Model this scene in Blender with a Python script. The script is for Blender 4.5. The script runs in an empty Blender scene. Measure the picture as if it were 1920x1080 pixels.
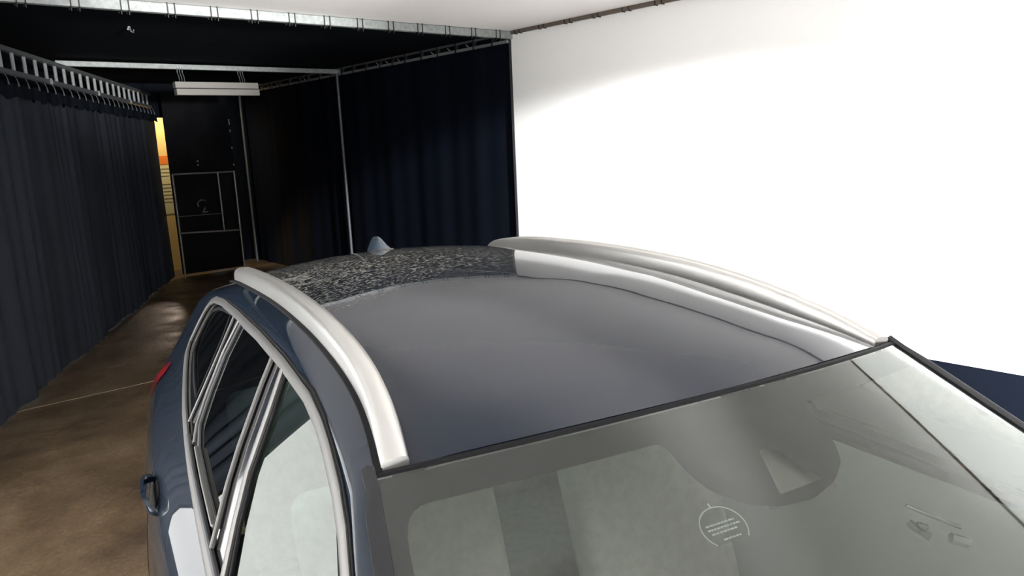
import bpy, bmesh, math, random
from mathutils import Vector, Matrix
from mathutils.geometry import delaunay_2d_cdt
random.seed(7)
sc = bpy.context.scene
C = sc.collection
# ---------------------------------------------------------------- camera
cd = bpy.data.cameras.new('camera'); cam = bpy.data.objects.new('camera', cd); C.objects.link(cam)
sc.camera = cam
cd.sensor_width = 36; cd.lens = 1400/1920*36; cd.clip_start = .02; cd.clip_end = 200
def camera_axes():
    f = 1400.0
    D = Vector((309, 7126, f)).normalized(); up = -D
    xv = -283-960
    yv = -(D.x*xv+D.z*f)/D.y
    Y = Vector((xv, yv, f)).normalized()
    X = Y.cross(up)
    if X.x < 0: X = -X
    R = Matrix((X, Y, up))           # world = R @ camera ray (x right, y down, z forward)
    return R @ Vector((1, 0, 0)), R @ Vector((0, -1, 0)), R @ Vector((0, 0, -1))
r_, u_, b_ = camera_axes()
m = Matrix((r_, u_, b_)).transposed().to_4x4(); m.translation = (0, 0, 1.95)
cam.matrix_world = m
# ---------------------------------------------------------------- world, lights, exposure
wd = bpy.data.worlds.new('world'); sc.world = wd; wd.use_nodes = True
wd.node_tree.nodes['Background'].inputs[0].default_value = (.75, .85, 1, 1)
wd.node_tree.nodes['Background'].inputs[1].default_value = .12
sc.view_settings.view_transform = 'Standard'; sc.view_settings.look = 'None'
sc.view_settings.gamma = 1; sc.view_settings.exposure = 0.6
def area(name, loc, target, sx, sy, power, col=(1, 1, 1)):
    l = bpy.data.lights.new(name, 'AREA'); l.shape = 'RECTANGLE'; l.size = sx; l.size_y = sy; l.energy = power; l.color = col
    o = bpy.data.objects.new(name, l); C.objects.link(o); o.location = loc
    o.rotation_euler = (Vector(target)-Vector(loc)).to_track_quat('-Z', 'Y').to_euler(); return o
def spot(name, loc, target, ang, blend, power, col=(1, 1, 1), rad=.15):
    l = bpy.data.lights.new(name, 'SPOT'); l.spot_size = math.radians(ang); l.spot_blend = blend; l.energy = power; l.color = col
    l.shadow_soft_size = rad
    o = bpy.data.objects.new(name, l); C.objects.link(o); o.location = loc
    o.rotation_euler = (Vector(target)-Vector(loc)).to_track_quat('-Z', 'Y').to_euler(); return o
spot('flood_light', (3.0, -2.2, 2.0), (6.65, 5.3, -.10), 39, .22, 5200, (.97, .99, 1), .10)
spot('flood_light', (-.3, -3.3, 2.3), (-1.45, 3.2, 1.45), 26, .12, 9500, (.97, .99, 1), .10)
spot('flood_light', (1.9, -2.8, 1.75), (5.4, -.1, 1.75), 42, .5, 1500, (.97, .99, 1), .10)  # added spot, brightens the near wall that the windscreen mirrors
spot('ceiling_fill', (1.5, -3.6, 2.2), (2.4, 5.0, 3.16), 17, 1.0, 6500, (1, .985, .96), .2)  # added fill aimed at the far ceiling, stands for no known lamp
area('softbox', (1.4, -3.8, 1.6), (1.6, -1, 3.6), 6, 1.4, 330, (.98, .99, 1))
area('daylight', (4.15, 13.1, 2.85), (4.15, 13.5, 1.0), 1.0, .25, 14, (1, .86, .6))
spot('daylight_leak', (4.4, 14.3, .35), (4.4, 12.3, .0), 75, .6, 30, (1, .68, .32), .05)
spot('daylight_leak', (4.06, 13.38, 1.15), (2.4, 9.5, 0), 14, .8, 30, (1, .78, .62), .02)

# ---------------------------------------------------------------- materials
MATS = {}
def mat(name, col, rough=.6, metal=0, coat=0, spec=.5, coat_rough=.03, noise=None, bump=None, coord='Object'):
    if name in MATS: return MATS[name]
    M = bpy.data.materials.new(name); M.use_nodes = True; nt = M.node_tree; b = nt.nodes['Principled BSDF']
    b.inputs['Base Color'].default_value = (*col, 1); b.inputs['Roughness'].default_value = rough
    b.inputs['Metallic'].default_value = metal; b.inputs['Coat Weight'].default_value = coat
    b.inputs['Coat Roughness'].default_value = coat_rough; b.inputs['Specular IOR Level'].default_value = spec
    tc = nt.nodes.new('ShaderNodeTexCoord')
    if noise:
        col2, scale, lo, hi = noise
        n = nt.nodes.new('ShaderNodeTexNoise'); n.inputs['Scale'].default_value = scale; n.inputs['Detail'].default_value = 8
        n.inputs['Roughness'].default_value = .65
        r = nt.nodes.new('ShaderNodeValToRGB'); r.color_ramp.elements[0].position = lo; r.color_ramp.elements[1].position = hi
        r.color_ramp.elements[0].color = (*col, 1); r.color_ramp.elements[1].color = (*col2, 1)
        nt.links.new(tc.outputs[coord], n.inputs['Vector']); nt.links.new(n.outputs['Fac'], r.inputs[0]); nt.links.new(r.outputs[0], b.inputs['Base Color'])
    if bump:
        scale, st, dist = bump
        n = nt.nodes.new('ShaderNodeTexNoise'); n.inputs['Scale'].default_value = scale; n.inputs['Detail'].default_value = 4
        bp = nt.nodes.new('ShaderNodeBump'); bp.inputs['Strength'].default_value = st; bp.inputs['Distance'].default_value = dist
        nt.links.new(tc.outputs[coord], n.inputs['Vector']); nt.links.new(n.outputs['Fac'], bp.inputs['Height']); nt.links.new(bp.outputs[0], b.inputs['Normal'])
    MATS[name] = M; return M
def glass(name, tint, ior=1.55, extra=0.0):
    M = bpy.data.materials.new(name); M.use_nodes = True; nt = M.node_tree; nt.nodes.clear()
    out = nt.nodes.new('ShaderNodeOutputMaterial'); mx = nt.nodes.new('ShaderNodeMixShader')
    tr = nt.nodes.new('ShaderNodeBsdfTransparent'); tr.inputs[0].default_value = (*tint, 1)
    gl = nt.nodes.new('ShaderNodeBsdfGlossy'); gl.inputs['Roughness'].default_value = .0; gl.inputs[0].default_value = (.96, 1, .97, 1)
    fr = nt.nodes.new('ShaderNodeFresnel'); fr.inputs[0].default_value = ior
    nt.links.new(fr.outputs[0], mx.inputs[0]); nt.links.new(tr.outputs[0], mx.inputs[1]); nt.links.new(gl.outputs[0], mx.inputs[2])
    nt.links.new(mx.outputs[0], out.inputs[0]); MATS[name] = M; return M
def paint():
    M = mat('navy_paint', (.0045, .0115, .024), .5, 0, 1.0, .05, .015)
    return M
def roof_paint():
    M = mat('roof_paint', (.010, .016, .028), .5, 0, 1.0, .05, .02)
    M.node_tree.nodes['Principled BSDF'].inputs['Coat IOR'].default_value = 1.34
    nt = M.node_tree; b = nt.nodes['Principled BSDF']
    tc = nt.nodes.new('ShaderNodeTexCoord')
    n = nt.nodes.new('ShaderNodeTexNoise'); n.inputs['Scale'].default_value = 84; n.inputs['Detail'].default_value = 3; n.inputs['Roughness'].default_value = .7
    r = nt.nodes.new('ShaderNodeValToRGB'); r.color_ramp.elements[0].position = .49; r.color_ramp.elements[1].position = .60
    r.color_ramp.elements[0].color = (0, 0, 0, 1); r.color_ramp.elements[1].color = (1, 1, 1, 1)
    nt.links.new(tc.outputs['Object'], n.inputs['Vector']); nt.links.new(n.outputs['Fac'], r.inputs[0])
    sp = nt.nodes.new('ShaderNodeSeparateXYZ'); nt.links.new(tc.outputs['Object'], sp.inputs[0])
    mr = nt.nodes.new('ShaderNodeMapRange'); mr.inputs[1].default_value = .65; mr.inputs[2].default_value = 1.1; mr.inputs[3].default_value = .0; mr.inputs[4].default_value = 1
    nt.links.new(sp.outputs[1], mr.inputs[0])
    mu = nt.nodes.new('ShaderNodeMath'); mu.operation = 'MULTIPLY'; nt.links.new(r.outputs[0], mu.inputs[0]); nt.links.new(mr.outputs[0], mu.inputs[1])
    mc = nt.nodes.new('ShaderNodeMixRGB'); mc.inputs[1].default_value = (.004, .009, .020, 1); mc.inputs[2].default_value = (.32, .31, .27, 1)
    nt.links.new(mu.outputs[0], mc.inputs[0]); nt.links.new(mc.outputs[0], b.inputs['Base Color'])
    return M
navy = paint(); roofm = roof_paint()
silver = mat('satin_aluminium', (.62, .61, .59), .3, .85, .0)
chrome = mat('brushed_trim', (.17, .165, .16), .42, .8)
chromeb = mat('bright_trim', (.75, .76, .77), .15, 1)
blackg = mat('gloss_black', (.006, .006, .008), .12, 0, 1)
rubber = mat('rubber', (.007, .007, .008), .7, spec=.12)
rubberg = mat('grey_rubber', (.05, .05, .055), .5)
frit = mat('ceramic_black', (.012, .011, .011), .6, spec=.2)
wsglass = glass('windscreen_glass', (.90, .94, .90), 1.75)
sideglass = glass('front_side_glass', (.68, .82, .75), 1.75)
darkglass = glass('rear_side_glass', (.30, .42, .39), 1.5)
cloth = mat('seat_cloth', (.60, .58, .54), .8, noise=((.54, .52, .49), 30, .4, .6))
dash = mat('dashboard_plastic', (.40, .39, .37), .6)
liner = mat('headliner_cloth', (.62, .61, .57), .9)
carpet = mat('car_carpet', (.40, .39, .37), .9)
white = mat('white_fabric', (.87, .865, .85), .85, spec=.2)
whitec = mat('white_ceiling_fabric', (.88, .865, .86), .9, spec=.1)
black = mat('black_drape_cloth', (.003, .0045, .009), .85, spec=.06)
blacks = mat('slate_drape_cloth', (.025, .029, .038), .85, spec=.1)
blackc = mat('black_ceiling_cloth', (.005, .0065, .010), .9, spec=.05)
galv = mat('galvanised_steel', (.20, .215, .215), .6, .3, noise=((.30, .32, .315), 25, .35, .65))
galvd = mat('dull_steel', (.16, .17, .18), .5, .6)
tie = mat('black_strap', (.008, .008, .008), .6)
lampm = mat('lamp_housing', (.22, .21, .195), .6, .0)
yellow = mat('yellow_board', (.85, .58, .20), .7)
cream = mat('cream_paper', (.8, .68, .36), .7)
orange = mat('orange_sticker', (.9, .22, .02), .6)
red = mat('tail_lamp_red', (.45, .01, .015), .15, 0, 1)
sticker_m = mat('sticker_film', (.30, .36, .33), .5)
sticker_w = mat('sticker_print', (.62, .66, .62), .5)
tyre = mat('tyre_rubber', (.015, .015, .016), .8)
alloy = mat('alloy_wheel', (.5, .51, .52), .3, .9)
lens = mat('lamp_lens', (.6, .62, .65), .08, .3, 1)

# ---------------------------------------------------------------- helpers
def obj(name, bm, m, parent=None, smooth=False, kind=None, sharp=35):
    me = bpy.data.meshes.new(name)
    bm.normal_update(); bm.to_mesh(me); bm.free()
    me.materials.append(m)
    if smooth:
        me.polygons.foreach_set('use_smooth', [True]*len(me.polygons))
        me.set_sharp_from_angle(angle=math.radians(sharp))
    o = bpy.data.objects.new(name, me); C.objects.link(o)
    if parent: o.parent = parent
    if kind: o['kind'] = kind
    return o
def tag(o, label, cat, group=None, kind=None):
    o['label'] = label; o['category'] = cat
    if group: o['group'] = group
    if kind: o['kind'] = kind
    return o
def empty(name, loc, rz=0):
    o = bpy.data.objects.new(name, None); C.objects.link(o); o.location = loc; o.rotation_euler = (0, 0, rz); o.empty_display_size = .1
    return o
def box(bm, x0, x1, y0, y1, z0, z1):
    v = [bm.verts.new(p) for p in ((x0,y0,z0),(x1,y0,z0),(x1,y1,z0),(x0,y1,z0),(x0,y0,z1),(x1,y0,z1),(x1,y1,z1),(x0,y1,z1))]
    for f in ((0,3,2,1),(4,5,6,7),(0,1,5,4),(1,2,6,5),(2,3,7,6),(3,0,4,7)): bm.faces.new([v[i] for i in f])
def bbox(x0, x1, y0, y1, z0, z1, bev=0, seg=2):
    bm = bmesh.new(); box(bm, x0, x1, y0, y1, z0, z1)
    if bev: bmesh.ops.bevel(bm, geom=bm.edges[:], offset=bev, segments=seg, profile=.5, affect='EDGES')
    return bm
def sweep(bm, rings, closed=True, cap=True):
    """rings: list of lists of points; joins them with quads"""
    vs = [[bm.verts.new(p) for p in r] for r in rings]; n = len(rings[0])
    for a, b in zip(vs, vs[1:]):
        for i in range(n if closed else n-1):
            j = (i+1) % n
            bm.faces.new((a[i], a[j], b[j], b[i]))
    if cap and closed:
        bm.faces.new(vs[0][::-1]); bm.faces.new(vs[-1])
def tube(bm, path, r, n=10):
    path = [Vector(p) for p in path]; rings = []
    for i, p in enumerate(path):
        d = (path[min(i+1, len(path)-1)]-path[max(i-1, 0)]).normalized()
        a = d.cross(Vector((0, 0, 1)) if abs(d.z) < .95 else Vector((1, 0, 0))).normalized(); b = d.cross(a)
        rr = r[i] if isinstance(r, (list, tuple)) else r
        rings.append([p+a*rr*math.cos(t*2*math.pi/n)+b*rr*math.sin(t*2*math.pi/n) for t in range(n)])
    sweep(bm, rings)
def tubes(paths, r, n=10):
    bm = bmesh.new()
    for p in paths: tube(bm, p, r, n)
    return bm
def bar(bm, a, b, w, h, up=Vector((0, 0, 1))):
    a = Vector(a); b = Vector(b); d = (b-a).normalized(); s = d.cross(up).normalized(); u = s.cross(d)
    sweep(bm, [[p+s*w/2*i+u*h/2*j for i, j in ((-1,-1),(1,-1),(1,1),(-1,1))] for p in (a, b)])
def grid(bm, P, flip=False):
    vs = [[bm.verts.new(p) for p in r] for r in P]
    for a, b in zip(vs, vs[1:]):
        for i in range(len(a)-1):
            q = (a[i], a[i+1], b[i+1], b[i])
            bm.faces.new(q[::-1] if flip else q)
def itp(x, K, V):
    if x <= K[0]: return V[0]
    for i in range(len(K)-1):
        if x <= K[i+1]: return V[i]+(V[i+1]-V[i])*(x-K[i])/(K[i+1]-K[i])
    return V[-1]
def spl(x, K, V):
    """monotone-ish Catmull-Rom through the knots"""
    n = len(K)
    if x <= K[0]: return V[0]+(x-K[0])*(V[1]-V[0])/(K[1]-K[0])
    if x >= K[-1]: return V[-1]+(x-K[-1])*(V[-1]-V[-2])/(K[-1]-K[-2])
    i = max(j for j in range(n-1) if K[j] <= x)
    h = K[i+1]-K[i]; u = (x-K[i])/h
    def sl(j):
        if j == 0: return (V[1]-V[0])/(K[1]-K[0])
        if j == n-1: return (V[-1]-V[-2])/(K[-1]-K[-2])
        return (V[j+1]-V[j-1])/(K[j+1]-K[j-1])
    a, b = sl(i)*h, sl(i+1)*h
    return (2*u**3-3*u**2+1)*V[i]+(u**3-2*u**2+u)*a+(-2*u**3+3*u**2)*V[i+1]+(u**3-u**2)*b
def inside(p, poly):
    x, y = p; c = False; n = len(poly)
    for i in range(n):
        x1, y1 = poly[i]; x2, y2 = poly[(i+1) % n]
        if (y1 > y) != (y2 > y) and x < (x2-x1)*(y-y1)/(y2-y1)+x1: c = not c
    return c
def densify(poly, d):
    out = []
    for i in range(len(poly)):
        a = Vector(poly[i]); b = Vector(poly[(i+1) % len(poly)]); n = max(1, int((b-a).length/d))
        out += [tuple(a+(b-a)*k/n) for k in range(n)]
    return out
def rounded(poly, r, n=5):
    out = []; N = len(poly)
    for i in range(N):
        p = Vector(poly[i]); a = Vector(poly[i-1]); b = Vector(poly[(i+1) % N])
        rr = r[i] if isinstance(r, (list, tuple)) else r
        if rr <= 0: out.append(tuple(p)); continue
        la, lb = (a-p).length, (b-p).length; q = min(rr, la*.45, lb*.45)
        s = p+(a-p)*q/la; e = p+(b-p)*q/lb
        for k in range(n+1):
            u = k/n; out.append(tuple(s*(1-u)**2+p*2*u*(1-u)+e*u*u))
    return out
def patch(outer, holes, d, fn, flip=False):
    """triangulated 2-D region (outer minus holes) mapped onto a surface"""
    outer = densify(outer, d); holes = [densify(h, d) for h in holes]
    vs = []; es = []
    for loop in [outer]+holes:
        k = len(vs); vs += [Vector(p) for p in loop]; es += [(k+i, k+(i+1) % len(loop)) for i in range(len(loop))]
    x0 = min(p[0] for p in outer); x1 = max(p[0] for p in outer); y0 = min(p[1] for p in outer); y1 = max(p[1] for p in outer)
    y = y0+d*.37; row = 0
    while y < y1:
        x = x0+(d*.5 if row % 2 else 0)+d*.21
        while x < x1:
            if inside((x, y), outer) and not any(inside((x, y), h) for h in holes): vs.append(Vector((x, y)))
            x += d
        y += d*.87; row += 1
    V, E_, F, _, _, _ = delaunay_2d_cdt(vs, es, [], 0, 1e-5)
    bm = bmesh.new(); bv = [bm.verts.new(fn(v.x, v.y)) for v in V]
    for f in F:
        c = sum((V[i] for i in f), Vector((0, 0)))/len(f)
        if inside(c, outer) and not any(inside(c, h) for h in holes):
            fv = [bv[i] for i in f]
            try: bm.faces.new(fv[::-1] if flip else fv)
            except ValueError: pass
    bmesh.ops.delete(bm, geom=[v for v in bm.verts if not v.link_faces], context='VERTS')
    return bm

# ================================================================ THE SETTING
X_R = 5.4                      # right wall
CEIL = 3.07
Y_B = 6.10                     # steel beam where the white booth ends
DX, DY = math.sin(math.radians(27.3)), math.cos(math.radians(27.3))
def left_line(mm, z=0, off=0): # the left-hand curtain line
    return Vector((-2.266+DX*mm+DY*off, 1.170+DY*mm-DX*off, z))
# floor
fl = bmesh.new(); box(fl, -9, 9, -7, 19, -.1, 0)
fm = mat('brown_concrete', (.085, .058, .033), .55, spec=.35)
nt = fm.node_tree; b = nt.nodes['Principled BSDF']
tc = nt.nodes.new('ShaderNodeTexCoord')
def nz(scale, det, ro=.6):
    n = nt.nodes.new('ShaderNodeTexNoise'); n.inputs['Scale'].default_value = scale; n.inputs['Detail'].default_value = det; n.inputs['Roughness'].default_value = ro
    nt.links.new(tc.outputs['Object'], n.inputs['Vector']); return n
def ramp(n, *els):
    r = nt.nodes.new('ShaderNodeValToRGB')
    r.color_ramp.elements[0].position = els[0][0]; r.color_ramp.elements[0].color = (*els[0][1], 1)
    r.color_ramp.elements[1].position = els[-1][0]; r.color_ramp.elements[1].color = (*els[-1][1], 1)
    for p, c in els[1:-1]:
        e = r.color_ramp.elements.new(p); e.color = (*c, 1)
    nt.links.new(n.outputs[0], r.inputs[0]); return r
r1 = ramp(nz(1.6, 9), (.32, (.072, .048, .029)), (.52, (.138, .094, .054)), (.72, (.20, .15, .096)))
r2 = ramp(nz(38, 5, .7), (.30, (.6, .6, .6)), (.60, (1, 1, 1)), (.74, (2.1, 2.0, 1.8)))
mx = nt.nodes.new('ShaderNodeMixRGB'); mx.blend_type = 'MULTIPLY'; mx.inputs[0].default_value = 1
nt.links.new(r1.outputs[0], mx.inputs[1]); nt.links.new(r2.outputs[0], mx.inputs[2]); nt.links.new(mx.outputs[0], b.inputs['Base Color'])
rr = ramp(nz(3, 6), (.35, (.35, .35, .35)), (.7, (.7, .7, .7))); nt.links.new(rr.outputs[0], b.inputs['Roughness'])
bp = nt.nodes.new('ShaderNodeBump'); bp.inputs['Strength'].default_value = .3; bp.inputs['Distance'].default_value = .01
nt.links.new(nz(30, 6).outputs[0], bp.inputs['Height']); nt.links.new(bp.outputs[0], b.inputs['Normal'])
obj('floor', fl, fm, kind='structure')
sm = bmesh.new(); box(sm, -1.2, 3.2, 6.91, 6.925, 0, .003)
obj('trim_1', sm, mat('floor_joint', (.24, .18, .11), .7), kind='structure')
ML = 4.55     # where the white left wall ends and the curtain starts
# white booth walls
obj('wall_right', bbox(X_R, X_R+.06, -4, Y_B, .35, CEIL), white, kind='structure')
obj('baseboard_right', bbox(X_R-.004, X_R+.05, -4, Y_B, 0, .35), black, kind='structure')
def left_wall(bm, m0, m1, z0, z1, th=.05):
    a, b2 = left_line(m0), left_line(m1); n = Vector((-DY, DX, 0))*th
    pts = [a, b2, b2+n, a+n]
    v = [bm.verts.new((p.x, p.y, z)) for z in (z0, z1) for p in pts]
    for f in ((0,3,2,1),(4,5,6,7),(0,1,5,4),(1,2,6,5),(2,3,7,6),(3,0,4,7)): bm.faces.new([v[i] for i in f])
bm = bmesh.new(); left_wall(bm, -5.6, ML, .35, CEIL); obj('wall_left', bm, white, kind='structure')
bm = bmesh.new(); left_wall(bm, -5.6, ML, 0, .35, .045); obj('baseboard_left', bm, black, kind='structure')
obj('wall_back', bbox(-5.5, X_R+.06, -4.06, -4, 0, CEIL), white, kind='structure')
# white fabric ceiling, slightly sagging between its edges
bm = bmesh.new(); P = []
for i in range(41):
    row = []
    for j in range(41):
        x = -5.5+(X_R+5.5)*i/40; y = -4+(Y_B+4)*j/40
        sag = .035*math.sin(math.pi*i/40)*math.sin(math.pi*j/40)
        row.append((x, y, CEIL+.002-sag*0.5))
    P.append(row)
grid(bm, P, True); o = obj('ceiling', bm, whitec, smooth=True, kind='structure')
# dark tunnel
obj('ceiling.001', bbox(-1.5, X_R+.3, Y_B+.02, 15.5, CEIL+.005, CEIL+.05), blackc, kind='structure')
obj('wall_tunnel_right', bbox(X_R+.10, X_R+.14, Y_B, 15.5, 0, CEIL), blackc, kind='structure')
bm = bmesh.new(); left_wall(bm, 5.7, 13.3, 2.55, CEIL, .04); 
for v in bm.verts: v.co += Vector((-DY, DX, 0))*.45
obj('wall_tunnel_left', bm, blackc, kind='structure')
bm = bmesh.new(); box(bm, 5.0, X_R+.1, 13.62, 13.66, 0, CEIL); box(bm, 3.2, 5.0, 12.68, 12.72, 2.925, CEIL); box(bm, 3.2, 4.4, 12.90, 12.94, 2.56, CEIL)
obj('wall_far', bm, blackc, kind='structure')

# ---------------------------------------------------------------- steel beams
def steel_beam(x0, x1, y, z0, z1, ties, label, ext=.012):
    e = empty('steel_beam', ((x0+x1)/2, y, z0))
    def L(bm):
        for v in bm.verts: v.co -= e.location
        return bm
    bm = bmesh.new(); box(bm, x0, x1, y-.03, y+.03, z0, z1)
    bmesh.ops.bevel(bm, geom=bm.edges[:], offset=.006, segments=2, profile=.5, affect='EDGES')
    obj('tube', L(bm), galv, e)
    for x in ties:
        for dx in (0, .052):
            b2 = bmesh.new(); q = .004
            for (a, c, d, f) in ((-.036, -.030, z0-.012, z1+.004), (.030, .036, z0-.012, z1+.004), (-.036, .036, z0-.008, z0-.002), (-.036, .036, z1+.001, z1+.006)):
                box(b2, x+dx-q, x+dx+q, y+a, y+c, d, f)
            b3 = b2; box(b3, x+dx-.003, x+dx+.003, y-.034, y-.028, z0-.03, z0-.01)
            obj('tie_strap', L(b3), tie, e)
    tag(e, label, 'beam'); return e
steel_beam(.25, 5.44, Y_B, 2.995, 3.068, [1.01+.3205*i for i in range(-2, 14)], 'pale galvanised steel beam with paired black straps along white ceiling edge')
steel_beam(1.90, 5.42, 9.79, 2.985, 3.045, [], 'galvanised steel crossbeam above the hanging lamp inside dark tunnel')

# ---------------------------------------------------------------- ladder truss and curtain on the left
M0, M1 = ML+.1, 12.95
e = empty('ladder_truss', left_line(9.4, 2.7))
def loc(bm, e):
    for v in bm.verts: v.co -= e.location
    return bm
for z in (2.905, 2.715):
    bm = bmesh.new(); bar(bm, left_line(M0+.05, z), left_line(M1, z), .05, .038); obj('chord', loc(bm, e), galvd, e, kind=None)
k = 0; mm = 7.32-.273*7
while mm < M1:
    bm = bmesh.new(); a = left_line(mm, 2.72); b2 = left_line(mm, 2.90)
    tube(bm, [a, b2], .0165, 8); obj('rung', loc(bm, e), galv, e); mm += .273
for mm in (8.42, 10.05, 11.6):
    bm = bmesh.new(); c = left_line(mm, 2.715, .0)
    for s in (-.02, .02):
        p = left_line(mm+s, 2.715)
        tube(bm, [p+Vector((DY*.03, -DX*.03, .03)), p+Vector((DY*.035, -DX*.035, 0)), p+Vector((DY*.03, -DX*.03, -.025))], .006, 6)
    obj('clamp', loc(bm, e), galv, e)
tag(e, 'long ladder-like steel truss with upright rungs above the left curtain', 'truss')
# curtain
e = empty('curtain', left_line(9.4, 0))
bm = bmesh.new(); P = []
NM = 700
for i in range(NM+1):
    mm = ML+.02+(M1+.11-ML)*i/NM
    row = []
    for j in range(19):
        v = j/18; z = .012+(2.60-.012)*v
        w_ = (.009+.012*(1-v))*(.7+.5*math.sin(mm*3.7+1))
        ph = mm*2*math.pi/.24+2.6*math.sin(mm*2.3)+1.5*math.sin(mm*5.1)
        off = w_*math.sin(ph)+.02*math.sin(mm*3.1+v*2)*(1-v)-.012*math.sin(mm*9)
        row.append(left_line(mm+.006*math.sin(ph*1.5), z, off))
    P.append(row)
grid(bm, P); obj('cloth', loc(bm, e), blacks, e, smooth=True, sharp=180)
bm = bmesh.new(); P = []
for i in range(NM+1):
    mm = ML+.02+(M1+.11-ML)*i/NM; row = []
    for j in range(5):
        z = 2.50+.115*j/4+.010*math.sin(mm*23)+.012*math.sin(mm*46+1)*(1 if j == 0 else .2)
        off = .03+.022*math.sin(mm*2*math.pi/.21+.7)*(1-j/6)+.01*math.sin(mm*41)
        row.append(left_line(mm, z, off))
    P.append(row)
grid(bm, P); obj('gathered_header', loc(bm, e), blackc, e, smooth=True, sharp=180)
mm = ML+.2
while mm < M1:
    bm = bmesh.new(); p = left_line(mm, 2.655, .045)
    tube(bm, [left_line(mm, 2.595, .052), left_line(mm, 2.612, .052), p, left_line(mm, 2.684, .03)], [.008, .007, .0035, .0035], 6)
    obj('hook', loc(bm, e), galvd, e); mm += .215+.05*random.random()
tag(e, 'long slate-black gathered curtain hanging from hooks on the left side', 'curtain')

# ---------------------------------------------------------------- right side drapes, rail and poles
def drape(y0, y1, z1, label, amp, seed):
    bm = bmesh.new(); P = []; n = int((y1-y0)/.03)
    for i in range(n+1):
        y = y0+(y1-y0)*i/n; row = []
        for j in range(13):
            v = j/12; z = .01+(z1-.01)*v
            off = amp*(math.sin(y*7+seed)+.6*math.sin(y*17+seed*2+v)+.8*math.sin(y*2.3+2.2*v+seed))
            row.append((X_R+.035+off, y, z))
        P.append(row)
    grid(bm, P, False); o = obj('curtain', bm, black, smooth=True, sharp=180)
    tag(o, label, 'curtain'); return o
drape(Y_B+.035, 9.78, 2.965, 'flat black cloth drape between the white wall and middle pole', .010, 1.0)
drape(9.80, 13.31, 2.955, 'black cloth drape behind the lamp between the two thin poles', .016, 2.4)
drape(13.35, 13.62, 2.955, 'narrow black drape past the farthest thin pole', .014, .4)
def pole(x, y, z1, r, label):
    o = obj('support_pole', tubes([[(x, y, 0), (x, y, z1)]], r, 12), mat('pole_steel', (.10, .105, .115), .55, .4), smooth=True); tag(o, label, 'pole'); return o
pole(X_R-.03, 9.79, 2.985, .021, 'thin grey vertical pole standing behind the roof antenna')
pole(X_R-.03, 13.33, 2.96, .022, 'farthest thin grey pole beside the gate at tunnel end')
e = empty('side_rail', (X_R, 9.8, 2.95))
bm = bmesh.new(); bar(bm, (X_R-.02, Y_B+.03, 2.975), (X_R-.02, 13.4, 2.975), .03, .028); obj('lower_chord', loc(bm, e), mat('rail_steel', (.30, .31, .32), .5, .5), e)
bm = bmesh.new(); bar(bm, (X_R-.02, Y_B+.03, 3.05), (X_R-.02, 13.4, 3.05), .03, .02); obj('upper_chord', loc(bm, e), galvd, e)
y = 6.35
while y < 13.3:
    bm = bmesh.new(); box(bm, X_R-.04, X_R+.0, y, y+.022, 2.955, 3.062); obj('tie_strap', loc(bm, e), tie, e)
    if random.random() < .55:
        b2 = bmesh.new(); yy = y+.1*random.random()+.04; tube(b2, [(X_R-.03, yy, 2.99), (X_R-.045, yy+.03, 3.02)], .006, 6); obj('clip', loc(b2, e), galv, e)
    y += .28+.1*random.random()
tag(e, 'double steel rail with black straps along the top of dark drapes', 'rail')
e = empty('side_rail', (X_R, 1, 3.03))
bm = bmesh.new(); bar(bm, (X_R-.02, -4, 3.058), (X_R-.02, Y_B-.04, 3.058), .03, .042); obj('tube', loc(bm, e), mat('brown_steel', (.13, .105, .085), .6, .3), e)
y = -2.0
while y < Y_B-.15:
    for dy in (0, .07):
        bm = bmesh.new(); box(bm, X_R-.041, X_R-.0, y+dy, y+dy+.008, 3.030, 3.081); obj('tie_strap', loc(bm, e), tie, e)
    y += .36
tag(e, 'brown-grey strapped rail along the top edge of white wall', 'rail')
o = obj('corner_edging', bbox(X_R-.006, X_R+.03, Y_B-.004, Y_B+.03, 0, 2.99), rubberg); tag(o, 'narrow dark edging strip on the upright end of white wall', 'trim')

# ---------------------------------------------------------------- hanging lamp
e = empty('hanging_lamp', (3.6, 9.6, 2.66))
def slat(z0, z1, dx):
    bm = bmesh.new(); box(bm, 3.10+dx, 4.13+dx, 9.60, 9.70, z0, z1)
    bmesh.ops.bevel(bm, geom=bm.edges[:], offset=.004, segments=1, affect='EDGES'); return loc(bm, e)
obj('upper_panel', slat(2.752, 2.826, 0), lampm, e); obj('lower_panel', slat(2.668, 2.744, .008), lampm, e)
bm = bmesh.new(); box(bm, 3.12, 4.12, 9.615, 9.69, 2.742, 2.754); obj('seam', loc(bm, e), rubber, e)
for x in (3.22, 3.97):
    bm = bmesh.new()
    for dx in (-.03, .0, .03):
        tube(bm, [(x+dx, 9.70, 2.82), (x+dx, 9.72, 2.90), (x+dx, 9.755, 2.945), (x+dx, 9.755, 3.0)], .006, 6)
    obj('clamp', loc(bm, e), galvd, e)
tag(e, 'flat grey rectangular lamp hanging under the crossbeam in tunnel', 'lamp')
# small hook on dark ceiling
bm = bmesh.new(); tube(bm, [(2.03, 7.30, 3.078), (2.04, 7.29, 3.03), (2.055, 7.28, 3.02), (2.06, 7.28, 3.045)], .007, 8)
tube(bm, [(2.03, 7.30, 3.078), (2.02, 7.31, 3.045)], .012, 8)
tag(obj('ceiling_hook', bm, galvd, smooth=True), 'small grey hook hanging alone from the black ceiling', 'hook')

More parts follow.
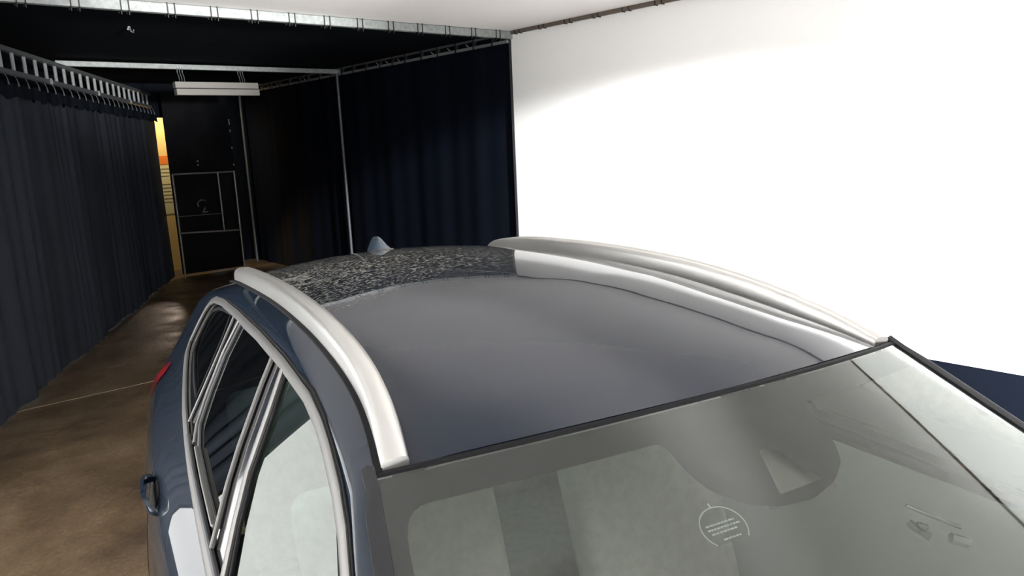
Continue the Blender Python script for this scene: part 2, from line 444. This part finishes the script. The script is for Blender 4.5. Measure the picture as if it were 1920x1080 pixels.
# ---------------------------------------------------------------- far end: panel, gate, bright gap
PX0, PX1, PY = 3.83, 4.86, 12.62
e = empty('end_panel', ((PX0+PX1)/2, PY, 0))
bm = bmesh.new(); box(bm, PX0, PX1, PY, PY+.04, .045, 2.92); obj('board', loc(bm, e), mat('black_board', (.006, .0065, .008), .85, spec=.05, noise=((.012, .012, .013), 1.8, .45, .65)), e)
for z in (1.85, 1.79):
    bm = bmesh.new(); bmesh.ops.create_uvsphere(bm, u_segments=12, v_segments=8, radius=.016, matrix=Matrix.Translation((4.27, PY-.01, z))); obj('bolt', loc(bm, e), galv, e, smooth=True)
for z, h in ((2.42, .09), (2.30, .04), (2.03, .03), (1.75, .03)):
    bm = bmesh.new(); box(bm, PX1-.012, PX1+.004, PY-.008, PY, z, z+h); obj('light_leak', loc(bm, e), galv, e)  # pale blocks put in for light leaking past the board's edge
bm = bmesh.new(); tube(bm, [(4.20, PY-.03, 1.20), (4.25, PY-.04, 1.23), (4.31, PY-.03, 1.21)], .012, 8); tube(bm, [(4.18, PY-.03, 1.19), (4.19, PY-.03, 1.12)], .012, 8)
box(bm, 4.24, 4.33, PY-.05, PY, 1.02, 1.032); tube(bm, [(4.26, PY-.03, 1.04), (4.29, PY-.04, 1.10)], .012, 8)
obj('latch', loc(bm, e), galvd, e)
tag(e, 'tall black board closing the tunnel end behind the tube gate', 'panel')
e = empty('tube_gate', (4.36, PY-.12, 0)); gy = PY-.12
gsteel = mat('gate_steel', (.22, .20, .18), .5, .5)
parts = [('top_rail', [(3.83, gy, 1.665), (4.80, gy, 1.655)], .015), ('bottom_rail', [(3.83, gy, .73), (4.80, gy, .68)], .015),
         ('upright', [(4.53, gy, 1.655), (4.53, gy, .69)], .015), ('gate_post', [(4.80, gy, 1.668), (4.80, gy, 0)], .017),
         ('gate_post', [(3.83, gy+.03, 1.668), (3.83, gy+.03, 0)], .017), ('middle_wire', [(3.83, gy, .995), (4.53, gy, .985)], .005)]
for n, p, r in parts: obj(n, loc(tubes([p], r, 10), e), gsteel, e, smooth=True)
bm = bmesh.new(); box(bm, 4.78, 4.93, gy-.03, gy+.03, 0, .012); obj('foot', loc(bm, e), gsteel, e)
tag(e, 'grey tube gate with one inner upright at the tunnel end', 'gate')
# sunlit board outside, seen through the gap
e = empty('outer_board', (4.2, 13.55, 0))
bm = bmesh.new(); box(bm, 3.55, 4.62, 13.55, 13.58, 0, 3.0); obj('board', loc(bm, e), yellow, e)
tag(e, 'bright yellow board standing beyond the gap beside left curtain', 'board')
def notice(n, x0, x1, z0, z1, m, label, cat):
    bm = bmesh.new(); box(bm, x0, x1, 13.542, 13.549, z0, z1); q = empty(n, (x0, 13.549, z0)); obj('sheet', loc(bm, q), m, q)
    tag(q, label, cat); return q
notice('orange_notice', 3.92, 4.20, 1.82, 1.96, orange, 'small orange notice on the yellow board in the gap', 'notice')
q = notice('paper_notice', 3.92, 4.20, .98, 1.80, cream, 'tall cream notice with dark print under the orange one', 'notice')
for kk in range(9):
    bm = bmesh.new(); z = 1.74-.06*kk - (.08 if kk > 2 else 0); box(bm, 3.96, 4.14-.03*(kk % 3), 13.538, 13.5415, z, z+.012); obj('print_line', loc(bm, q), mat('faded_print', (.42, .36, .2), .8), q)

# ================================================================ THE CAR  (local axes: x = across, y = towards the tail, z = up)
TH = math.radians(12.5)
car = empty('car', (1.0964, .7901, 0), -TH)
tag(car, 'dark navy estate car with silver roof rails parked in the booth', 'car')
def face_out(bm, d):
    bm.normal_update(); s = sum((f.normal*f.calc_area() for f in bm.faces), Vector())
    if s.dot(Vector(d)) < 0: bmesh.ops.reverse_faces(bm, faces=bm.faces[:])
    return bm
def part(name, bm, m, parent=None, smooth=True, label=None, sharp=35):
    o = obj(name, bm, m, parent or car, smooth=smooth, sharp=sharp)
    if label: o['label'] = label
    return o
ZK = [.16, .3, .5, .72, .88, .97, 1.03, 1.08, 1.12, 1.16, 1.3, 1.4, 1.5, 1.6]
TK = [.83, .885, .915, .925, .915, .899, .88, .853, .825, .80, .722, .667, .611, .555]
def T(s, z):
    t = spl(z, ZK, TK)
    if s > .9: t -= .052*((s-.9)/1.2)**2
    if s < -.9: t -= .07*((-s-.9)/1.1)**2
    return t
def zedge(s):   # upper edge of the body side
    if s < -1.02: return spl(s, [-1.95, -1.6, -1.3, -1.02], [.70, .82, .895, .934])
    if s < 0: return 1.475+.53*s
    return spl(s, [0, .1, .2, .3, .4, .5, .6, .8, 1.0, 1.2, 1.4, 1.6, 1.8, 2.0, 2.1, 2.3, 2.42], [1.475, 1.500, 1.518, 1.532, 1.543, 1.552, 1.558, 1.562, 1.560, 1.553, 1.543, 1.525, 1.498, 1.46, 1.41, 1.13, .93])
def trail(s):   # rail centre line
    return spl(s, [0, .1, .2, .3, .4, .6, .8, 1.0, 1.2, 1.4, 1.6, 1.8, 2.1, 2.42], [.566, .546, .531, .523, .519, .516, .515, .515, .517, .519, .514, .504, .48, .46])
def tedge(s):
    if s < -1.02: return spl(s, [-1.95, -1.6, -1.3, -1.02], [.62, .74, .80, .825])
    if s < 0: return .60-.22*s
    return trail(s)+.032
def side_pt(s, z, side=-1, off=0):
    """body side surface, z measured up the side; above the seal line it rolls into the roof edge"""
    ze = zedge(s); te = tedge(s)
    drop = itp(s, [-.6, -.05, .1, .4, 2.0, 2.4], [.022, .024, .025, .033, .05, .05])
    zs = ze-drop
    if z <= zs: t = T(s, z)
    else:
        u = min(1, (z-zs)/drop); t0 = T(s, zs)
        cx = max(te, T(s, ze-.012))
        t = (1-u)**2*t0+2*u*(1-u)*((t0+cx)/2+.004)+u*u*te
    t += off
    return Vector((side*t, s, z))
def side_n(s, z, side):
    a = side_pt(s+.01, z, side)-side_pt(s-.01, z, side); b2 = side_pt(s, z+.006, side)-side_pt(s, z-.006, side)
    n = a.cross(b2).normalized()
    if n.x*side < 0: n = -n
    return n
def on_side(side, off):
    return lambda s, z: side_pt(s, z, side)+side_n(s, z, side)*off
# window outlines in (s, z)
DLO = [(1.775,1.305),(1.765,1.38),(1.735,1.43),(1.69,1.462),(1.606,1.484),(1.437,1.502),(1.16,1.515),(.853,1.520),(.576,1.5185),(.336,1.510),(.229,1.496),(.152,1.480),(.045,1.452),(-.034,1.424),(-.109,1.389),(-.25,1.316),(-.42,1.215),(-.56,1.125),(-.60,1.098),(-.3,1.106),(0,1.118),(.25,1.130),(.505,1.142),(.688,1.151),(.9,1.166),(1.103,1.184),(1.281,1.202),(1.45,1.225),(1.633,1.252),(1.73,1.272)]
def inset(poly, d):
    out = []; n = len(poly)
    A = sum(poly[i][0]*poly[(i+1) % n][1]-poly[(i+1) % n][0]*poly[i][1] for i in range(n))
    sg = 1 if A > 0 else -1
    for i in range(n):
        a, p, c = Vector(poly[i-1]), Vector(poly[i]), Vector(poly[(i+1) % n])
        t = ((p-a).normalized()+(c-p).normalized()).normalized()
        out.append(tuple(p+Vector((-t.y, t.x))*sg*d))
    return out
HOLE = inset(DLO, .010)
FRONT = [(.522,1.497),(.37,1.495),(.236,1.484),(.152,1.468),(.08,1.446),(0,1.415),(-.07,1.378),(-.25,1.282),(-.40,1.192),(-.49,1.138),(-.44,1.132),(-.2,1.150),(.10,1.170),(.335,1.186),(.405,1.25),(.46,1.32),(.49,1.42)]
REAR = [(1.085,1.497),(.85,1.502),(.662,1.500),(.655,1.45),(.625,1.333),(.593,1.273),(.53,1.20),(.545,1.196),(.75,1.206),(.95,1.221),(1.045,1.248),(1.085,1.32),(1.105,1.41)]
QUART = [(1.262,1.490),(1.235,1.44),(1.225,1.36),(1.225,1.268),(1.36,1.278),(1.60,1.312),(1.635,1.35),(1.625,1.41),(1.58,1.445),(1.50,1.466),(1.38,1.480)]
# side panels
arch = lambda c: [(c+.36*math.cos(a), .335+.36*math.sin(a)) for a in [2*math.pi*k/40 for k in range(40)]]
s0, s1 = -1.95, 2.42
def cdrop(s): return itp(s, [-.6, -.05, .1, .4, 2.0, 2.4], [.022, .024, .025, .033, .05, .05])
SS = [s0+(s1-s0)*i/150 for i in range(151)]
def body_outline():
    top = [(s, zedge(s)-cdrop(s)) for s in SS]
    FA, RA = -1.08, 1.66
    bot = [(s1, .30), (RA+.36, .28)]
    bot += [(RA+.36*math.cos(a), .335+.36*math.sin(a)) for a in [math.pi*k/24 for k in range(25)]]
    bot += [(RA-.36, .20), (FA+.36, .20)]
    bot += [(FA+.36*math.cos(a), .335+.36*math.sin(a)) for a in [math.pi*k/24 for k in range(25)]]
    bot += [(FA-.36, .26), (s0, .30)]
    return top+bot
outl = body_outline()
bmB = bmesh.new()
def join(dst, src):
    me = bpy.data.meshes.new('tmp'); src.to_mesh(me); src.free(); dst.from_mesh(me); bpy.data.meshes.remove(me)
for side in (-1, 1):
    P = [[side_pt(s, zedge(s)-cdrop(s)*(1-k/8), side) for k in range(9)] for s in SS]
    tb = bmesh.new(); grid(tb, P); join(bmB, tb)
    join(bmB, patch(outl, [HOLE], .028, lambda s, z, sd=side: side_pt(s, z, sd), flip=side > 0))
# hood
def hood_pt(v, s):
    te, ze = tedge(s), zedge(s)
    return Vector((te*v, s, ze+.075*(1-v*v)*itp(s, [-1.95, -1.6, -1.02], [.5, .9, 1])))
def cowl_s(v): return -1.03-.05*(1-v*v)
P = [[hood_pt(-1+2*j/30, s0+(cowl_s(-1+2*j/30)-s0)*i/30) for j in range(31)] for i in range(31)]
grid(bmB, P)
# tailgate (below roof end)
P = []
for i in range(25):
    s = 2.02+.40*i/24
    P.append([Vector((tedge(s)*v, s, zedge(s)+.05*(1-v*v))) for v in [-1+2*j/24 for j in range(25)]])
grid(bmB, P)
for s, sg in ((s0, -1), (s1, 1)):   # nose and tail
    P = []
    for i in range(13):
        z = .30+(zedge(s)-.30)*i/12
        P.append([Vector((side_pt(s, z, 1).x*v, s+sg*.10*(1-v*v)*(1-.4*i/12)*(0 if i == 12 else 1), z+.04*(1-v*v)*i/12)) for v in [-1+2*j/20 for j in range(21)]])
    grid(bmB, P, sg > 0)
bmesh.ops.remove_doubles(bmB, verts=bmB.verts[:], dist=.0006)
bmesh.ops.recalc_face_normals(bmB, faces=bmB.faces[:])
body = part('body', bmB, navy, sharp=50)
# underbody
part('underbody', bbox(-.72, .72, -1.8, 2.3, .2, .26), rubber, smooth=False)
# ---- roof
def arc(v, s): return s-.118*(1-v*v)*max(0, 1-s/1.1)**2
def roof_pt(v, s, dz=0):
    ti = trail(s)+.006
    cr = spl(s, [0, .5, 1.6, 2.05], [.045, .052, .054, .05])
    a = abs(v)
    roll = -.010*math.exp(-((1-a)/.085)**2)
    return Vector((ti*v, arc(v, s), zedge(s)+cr*(1-a**2.2)+roll+dz))
bm = bmesh.new()
vv = [-1+2*j/72 for j in range(73)]
P = [[roof_pt(v, .006+2.03*i/110) for v in vv] for i in range(111)]
P.append([p+Vector((0, .012, -.03)) for p in P[-1]])
P.insert(0, [p+Vector((0, .003, -.012)) for p in P[0]])
grid(bm, P)
# ditch strips joining panel and body side under each rail
for side in (-1, 1):
    Q = []
    for i in range(111):
        s = .006+2.03*i/110
        Q.append([Vector((side*(trail(s)+.006+d), s, zedge(s)+h)) for d, h in ((0, -.006), (.013, -.010), (.027, 0))])
    grid(bm, Q, side < 0)
bmesh.ops.recalc_face_normals(bm, faces=bm.faces[:])
roof = part('roof_panel', bm, roofm, sharp=60)
# headliner
bm = bmesh.new()
P = [[roof_pt(v*.97, .08+1.9*i/30, -.05) for v in [-1+2*j/20 for j in range(21)]] for i in range(31)]
grid(bm, P, True); part('headliner', bm, liner)
# ---- roof rails
rail_objs = []
for side in (-1, 1):
    bm = bmesh.new(); rings = []
    n = 90
    for i in range(n+1):
        s = .004+1.80*i/n
        # thickness profile: thin at the front foot, full after 25 cm, drops quickly at the rear
        h = spl(s, [0, .05, .15, .3, .5, 1.5, 1.68, 1.76, 1.805], [.016, .024, .036, .046, .050, .050, .046, .034, .006])
        w2 = spl(s, [0, .3, 1.0, 1.7, 1.81], [.0225, .0235, .0225, .021, .012])
        c = Vector((side*trail(s), s, zedge(s)))
        prof = [(-w2, -.006), (-w2*.98, h*.62), (-w2*.80, h*.90), (-w2*.5, h), (w2*.45, h*1.0), (w2*.80, h*.88), (w2*1.0, h*.60), (w2*1.02, -.006)]
        rings.append([c+Vector((side*a, 0, b2)) for a, b2 in prof])
    sweep(bm, rings)
    bmesh.ops.recalc_face_normals(bm, faces=bm.faces[:])
    o = part('roof_rail', bm, silver, sharp=45, label='silver metal roof rail')
    bm = bmesh.new(); rings = []
    for i in range(61):
        s = .0+1.80*i/60
        c = Vector((side*(trail(s)+.027), s, zedge(s)))
        rings.append([c+Vector((side*a, 0, b2)) for a, b2 in ((-.006, -.004), (.006, -.006), (.006, .004), (-.006, .006))])
    sweep(bm, rings); bmesh.ops.recalc_face_normals(bm, faces=bm.faces[:])
    part('rail_seal', bm, rubber, o)
# ---- antenna
bm = bmesh.new(); rings = []
y0, y1 = 1.60, 1.80
for i in range(15):
    u = i/14; s = y0+(y1-y0)*u
    h = .058*math.sin(min(1, u*1.45)*math.pi/2)**1.1 if u < .9 else .058*(1-((u-.9)/.1)**2*.5)
    h = max(h, .004); w2 = .030*math.sin(math.pi*min(max(.06+u*.75, 0), 1))**.5
    base = roof_pt(.0, s).z-.003
    prof = []
    for k in range(13):
        a = math.pi*k/12; x = w2*math.cos(a); q = math.sin(a)
        prof.append(Vector((x*(1-.55*q*q) if h > .02 else x, s, base+(h*q**1.2 if q > 0 else 0))))
    rings.append(prof)
sweep(bm, rings); bmesh.ops.recalc_face_normals(bm, faces=bm.faces[:])
ant = part('antenna_fin', bm, mat('fin_paint', (.05, .075, .11), .3, .3, 1), sharp=60, label='navy shark-fin antenna')
bm = bmesh.new(); rings = []
P = [[Vector((.032*math.cos(a)*r*(1-.25*math.sin(a)), 1.70+.115*math.sin(a)*r, roof_pt(0, 1.70+.115*math.sin(a)*r).z+(.004 if r < 1 else .0005))) for a in [2*math.pi*k/28 for k in range(29)]] for r in (.2, .9, 1.0)]
grid(bm, P); part('fin_base', bm, chrome, ant)
# ---- windscreen
def ws_pt(tau, u, off=0):
    te = .60+.22*u
    p = Vector((te*tau, -u-.118*(1-tau*tau)*(1-.3*u), 1.475-.53*u+.045*(1-tau*tau)))
    return p+Vector((0, -.42, .90))*off
WS = [(-1, .004), (-.5, .004), (0, .004), (.5, .004), (1, .004), (1, 1.0), (.5, 1.0), (0, 1.0), (-.5, 1.0), (-1, 1.0)]
bm = bmesh.new()
P = [[ws_pt(-1+2*j/48, .005+.99*i/40) for j in range(49)] for i in range(41)]
grid(bm, P); ws = part('windscreen', face_out(bm, (0, 0, 1)), wsglass, sharp=180)
CLEAR = rounded([(-.955, .93), (-.955, .057), (-.31, .055), (-.30, .112), (-.275, .148), (-.22, .178), (-.145, .197), (-.045, .202), (.05, .190), (.125, .165), (.165, .130), (.178, .092), (.19, .055), (.955, .057), (.955, .93)],
                [.04, .06, .028, .02, .02, .02, .02, .02, .02, .02, .02, .01, .006, .06, .04], 6)
TRI = rounded([(-.078, .110), (-.036, .110), (.024, .180), (-.118, .181)], .006, 3)
def frit_patch():
    return patch([(-.999, .006), (.999, .006), (.999, .995), (-.999, .995)], [CLEAR, TRI], .03, lambda a, u: ws_pt(a, u, -.004), flip=True)
part('ceramic_border', frit_patch(), frit, ws, sharp=180)
# camera housing glimpsed in the cut-out
part('sensor_housing', patch(rounded([(-.12, .09), (.05, .09), (.08, .19), (-.15, .19)], .01), [], .03, lambda a, u: ws_pt(a, u, -.02), flip=True), mat('sensor_grey', (.20, .19, .17), .6), ws, sharp=180)
# round sticker
def stk(a, b2, off):    # a across (m), b2 down the glass (m)
    uc, tc_ = .198, -.302
    u = uc+b2*.86; te = .60+.22*u
    return ws_pt(tc_+a/te, u, off)
circ = [(.036*math.cos(t), -.036*math.sin(t)) for t in [math.radians(-42+264*k/40) for k in range(41)]]
circ = [(x, y) for x, y in circ]
stp = face_out(patch(circ, [], .01, lambda a, b2: stk(a, b2, -.0055)), (0, 0, 1))
sto = part('sticker', stp, glass('sticker_clear', (.80, .86, .84), 1.4), ws, sharp=180)
ro = [(x*1.0, y) for x, y in circ]; ri = [(x*.95, y*.95) for x, y in circ]
bm = bmesh.new()
def flat_quad(bm, pts, off): bm.faces.new([bm.verts.new(stk(a, b2, off)) for a, b2 in pts])
n = len(circ)
for i in range(n-1): flat_quad(bm, (ro[i], ro[i+1], ri[i+1], ri[i]), -.005)
for y, x0, x1 in ((-.008, -.026, .022), (-.001, -.026, .028), (.006, -.024, .018), (.018, -.012, .018)):
    x = x0
    while x < x1:
        wq = .003+.004*random.random(); flat_quad(bm, ((x, y-.0015), (min(x+wq, x1), y-.0015), (min(x+wq, x1), y+.0012), (x, y+.0012)), -.005); x += wq+.001
flat_quad(bm, ((-.0015, -.043), (.0015, -.043), (.0015, -.036), (-.0015, -.036)), -.005)
part('sticker_lettering', bm, sticker_w, ws, smooth=False)
# small bright pieces under the glass on the right
bm = bmesh.new()
def wsq(pts, off, w):
    tube(bm, [ws_pt(a, u, off) for a, u in pts], w, 6)
wsq([(.21, .252), (.26, .285), (.30, .310)], -.02, .003); wsq([(.19, .27), (.192, .285), (.205, .30)], -.03, .006)
wsq([(.205, .278), (.225, .287)], -.03, .005); wsq([(.262, .312), (.295, .328)], -.03, .008)
part('bright_pieces', bm, chromeb, ws)
# seal between roof and windscreen, and black side trims
bm = bmesh.new(); rings = []
for j in range(61):
    v = -1+2*j/60; p = ws_pt(v, 0)
    rings.append([p+Vector(q) for q in ((0, -.004, -.004), (0, .005, -.006), (0, .005, .0022), (0, -.004, .0020))])
sweep(bm, rings); part('roof_seal', bm, rubber)
for side in (-1, 1):
    bm = bmesh.new(); rings = []
    for i in range(31):
        u = -.012+1.0*i/30
        p = ws_pt(side, max(u, 0))+Vector((0, -min(u, 0), -.53*min(u, 0)))
        w1 = .022 if i > 1 else .016
        rings.append([p+Vector((side*a, 0, c)) for a, c in ((-.004, -.004), (-.004, .004), (w1*.5, .007), (w1, .002), (w1, -.012))])
    sweep(bm, rings); bmesh.ops.recalc_face_normals(bm, faces=bm.faces[:])
    part('pillar_trim', bm, mat('trim_charcoal', (.022, .022, .024), .6, spec=.2), label='charcoal strip along the windscreen edge')
# ---- side glazing
def ribbon(path, w, th, side, off=0, closed=False, skew=0):
    """strip of width w that follows a path on the side surface"""
    bm = bmesh.new(); rings = []; n = len(path)
    for i, (s, z) in enumerate(path):
        a = Vector(path[(i-1) % n] if (closed or i > 0) else path[0]); c = Vector(path[(i+1) % n] if (closed or i < n-1) else path[-1])
        t = (c-a).normalized(); q = Vector((-t.y, t.x))
        N = side_n(s, z, side)
        def pt(d, h):
            return side_pt(s+q.x*d, z+q.y*d*.9, side)+N*(h+off)
        rings.append([pt(-w/2, 0), pt(-w/2, th*.7), pt(-w*.3, th), pt(w*.3, th), pt(w/2, th*.7), pt(w/2, 0)])
    if closed: rings.append(rings[0])
    sweep(bm, rings, cap=not closed); bmesh.ops.recalc_face_normals(bm, faces=bm.faces[:]); return bm
def dens_path(p, d=.03, closed=False):
    out = []
    for i in range(len(p) if closed else len(p)-1):
        a = Vector(p[i]); b2 = Vector(p[(i+1) % len(p)]); n = max(1, int((b2-a).length/d)); out += [tuple(a+(b2-a)*k/n) for k in range(n)]
    if not closed: out.append(tuple(p[-1]))
    return out
pillarm = mat('pillar_black', (.008, .008, .010), .1, 0, 1)
for side in (-1, 1):
    # glass
    for n_, poly, g in (('front_window', FRONT, sideglass), ('rear_window', REAR, darkglass), ('quarter_window', QUART, darkglass)):
        w_o = part(n_, face_out(patch(inset(poly, -.007), [], .035, on_side(side, -.004)), (side, 0, 0)), g, sharp=180)
        part('window_seal', ribbon(dens_path(poly, .03, True), .010, .006, side, -.003, True), rubber if n_ != 'rear_window' else rubberg, w_o)
        if n_ != 'quarter_window':
            idx = list(range(10, 16)) if n_ == 'front_window' else [2, 3, 4, 5, 6]
            # bright inner lip on the forward and lower edges
            lo = poly[9:14] if n_ == 'front_window' else poly[6:10]
            part('sill_strip', ribbon(dens_path(lo, .03), .007, .010, side, .002), chrome, w_o, label='metal strip under the pane')
    # black backing for pillars: the DLO minus the panes
    part('window_surround', patch(inset(DLO, .004), [FRONT, REAR, QUART], .03, on_side(side, -.002), flip=side > 0), pillarm, sharp=180)
    # metal outline
    outer = dens_path(inset(DLO, .010), .025, True)
    part('window_trim', ribbon(outer, .023, .008, side, 0, True), chrome, label='brushed metal outline round the side windows')
    # second seal line outside it
    part('door_seal', ribbon(dens_path([(x, z+.004) for x, z in DLO[5:18]], .03), .006, .003, side, .000), rubber)
    # door frame strips
    for p, w_, m_, th in (([(.652, 1.502), (.645, 1.45), (.612, 1.333), (.578, 1.265), (.50, 1.17)], .012, chrome, .008),
                      ([(.545, 1.500), (.515, 1.42), (.485, 1.32), (.428, 1.245), (.36, 1.175)], .022, chrome, .008),
                      ([(1.10, 1.502), (1.122, 1.41), (1.10, 1.315), (1.06, 1.245), (1.0, 1.215)], .012, chrome, .007),
                      ([(1.19, 1.505), (1.175, 1.40), (1.17, 1.30), (1.17, 1.22)], .008, chrome, .006)):
        part('door_frame', ribbon(dens_path(p, .025), w_, th, side, .001), m_)
    # belt strips under the panes
    part('belt_seal', ribbon(dens_path([(-.50, 1.119), (-.2, 1.132), (.1, 1.148), (.40, 1.163), (.65, 1.174), (.9, 1.188), (1.1, 1.205)], .03), .012, .009, side, .001), rubberg)
    # shut lines
    for p in ([(1.256, 1.198), (1.262, 1.158), (1.33, 1.115), (1.37, 1.082), (1.34, 1.03), (1.26, .93), (1.22, .80), (1.15, .62), (1.10, .26)],
              [(.36, 1.135), (.36, 1.0), (.37, .7), (.38, .26)], [(-.56, 1.05), (-.60, .9), (-.62, .6), (-.60, .26)]):
        part('door_gap', ribbon(dens_path(p, .03), .005, .0012, side, .0), rubber)
    # handles
    for sc_ in (1.17, .22):
        zc = 1.03
        cup = rounded([(sc_-.07, zc-.024), (sc_+.06, zc-.024), (sc_+.06, zc+.026), (sc_-.07, zc+.026)], .02, 5)
        hc = part('handle_cup', patch(cup, [], .02, on_side(side, .0015), flip=side > 0), rubber, sharp=180)
        bm = bmesh.new(); path = []
        for k in range(13):
            u = k/12; s = sc_-.13+.25*u
            path.append(side_pt(s, zc+.004, side)+side_n(s, zc, side)*(.004+.026*math.sin(math.pi*u)**.45))
        rings = []
        for i, p in enumerate(path):
            N = side_n(sc_, zc, side); w2 = .019 if 0 < i < 12 else .010
            rings.append([p+Vector((0, 0, w2))-N*.002, p+Vector((0, 0, w2*.6))+N*.009, p-Vector((0, 0, w2*.6))+N*.009, p-Vector((0, 0, w2))-N*.002, p-N*.007])
        sweep(bm, rings); bmesh.ops.recalc_face_normals(bm, faces=bm.faces[:])
        part('door_handle', bm, navy, sharp=60)
    # tail lamp
    part('tail_lamp', patch(rounded([(2.02, 1.185), (2.14, 1.15), (2.27, 1.08), (2.36, .93), (2.38, .80), (2.30, .82), (2.16, 1.06)], .02), [], .03, on_side(side, .006), flip=side > 0), red, sharp=180, label='red tail lamp')
    part('headlamp', patch(rounded([(-1.93, .66), (-1.60, .76), (-1.58, .70), (-1.80, .58), (-1.93, .56)], .02), [], .03, on_side(side, .004), flip=side > 0), lens, sharp=180)
    # mirror
    bm = bmesh.new(); bmesh.ops.create_uvsphere(bm, u_segments=24, v_segments=14, radius=1, matrix=Matrix.Translation((side*.99, -.50, 1.10)) @ Matrix.Diagonal((.12, .075, .075, 1)))
    mo = part('door_mirror', bm, navy)
    part('mirror_arm', tubes([[(side*.83, -.48, 1.06), (side*.93, -.49, 1.07)]], .022, 10), rubber, mo)
# ---- wheels
for y in (-1.08, 1.66):
    for side in (-1, 1):
        xc = side*.79
        bm = bmesh.new(); R0, W = .315, .105
        prof = [(-W, .21), (-W, .28), (-W*.85, .31), (-W*.5, .322), (W*.5, .322), (W*.85, .31), (W, .28), (W, .21)]
        rings = [[Vector((xc+a, y+r*math.cos(t), .324+r*math.sin(t))) for a, r in prof] for t in [2*math.pi*k/48 for k in range(49)]]
        sweep(bm, rings, closed=False, cap=False); bmesh.ops.recalc_face_normals(bm, faces=bm.faces[:])
        w_o = part('wheel', bm, tyre)
        bm = bmesh.new()
        rings = [[Vector((xc+side*a, y+r*math.cos(t), .324+r*math.sin(t))) for a, r in ((.10, .215), (.085, .20), (.03, .19), (-.09, .19), (-.10, .215))] for t in [2*math.pi*k/48 for k in range(49)]]
        sweep(bm, rings, closed=False, cap=False)
        for k in range(5):
            t = 2*math.pi*k/5+.3; d = Vector((0, math.cos(t), math.sin(t)))
            bar(bm, Vector((xc+side*.085, y, .324)), Vector((xc+side*.085, y, .324))+d*.20, .03, .05, up=Vector((1, 0, 0)))
        part('rim', bm, alloy, w_o, smooth=False)
    
# ---- interior
bm = bmesh.new(); box(bm, -.70, .70, -1.0, 2.25, .27, .30); part('cabin_floor', bm, carpet, smooth=False)
bm = bmesh.new()
P = []
for i in range(9):
    y = -1.06+.62*i/8
    z = itp(i, [0, 3, 6, 7, 8], [.935, 1.00, 1.005, .985, .80])
    P.append([Vector((x, y+.04*(x/.75)**2, z-.02*abs(x/.75)**3)) for x in [-.75+1.5*j/20 for j in range(21)]])
P.append([p+Vector((0, -.02, -.35)) for p in P[-1]])
grid(bm, P); dsh = part('dashboard', bm, dash)
bm = bmesh.new()
c = Vector((-.36*-1, -.33, .96)); ax = Vector((0, .92, .38)).normalized(); ux = Vector((1, 0, 0)); uy = ax.cross(ux)
rg = [c+ux*.185*math.cos(t)+uy*.185*math.sin(t) for t in [2*math.pi*k/36 for k in range(37)]]
tube(bm, rg, .015, 8); tube(bm, [c-ux*.18, c, c+ux*.18], .016, 8); tube(bm, [c, c+uy*-.18], .02, 8)
part('steering_wheel', bm, rubber)
for side in (-1, 1):
    bm = bmesh.new()
    P = [[Vector((side*(T(s, z)-.06), s, z)) for z in (.30, .5, .7, .9, 1.0, 1.08, 1.11)] for s in [-.85+.15*i for i in range(21)]]
    grid(bm, P); bmesh.ops.recalc_face_normals(bm, faces=bm.faces[:])
    part('door_lining', bm, mat('lining_grey', (.55, .54, .50), .7))
def seat(x, y, w=.5, head=True):
    bm = bbox(x-w/2, x+w/2, y-.26, y+.24, .48, .64, .05, 4); so = part('seat', bm, cloth)
    bm = bmesh.new(); box(bm, x-w/2, x+w/2, -.06, .06, 0, .60); bmesh.ops.bevel(bm, geom=bm.edges[:], offset=.045, segments=4, profile=.5, affect='EDGES')
    bmesh.ops.rotate(bm, verts=bm.verts[:], cent=(0, 0, 0), matrix=Matrix.Rotation(math.radians(-20), 3, 'X')); bmesh.ops.translate(bm, verts=bm.verts[:], vec=(0, y+.24, .60)); part('seat_back', bm, cloth, so)
    if head:
        bm = bmesh.new(); box(bm, x-.14, x+.14, -.045, .045, 0, .17); bmesh.ops.bevel(bm, geom=bm.edges[:], offset=.035, segments=4, profile=.5, affect='EDGES')
        bmesh.ops.translate(bm, verts=bm.verts[:], vec=(0, y+.47, 1.19)); part('headrest', bm, cloth, so)
seat(-.36, .22); seat(.36, .22)
seat(0, 1.12, 1.25, False)
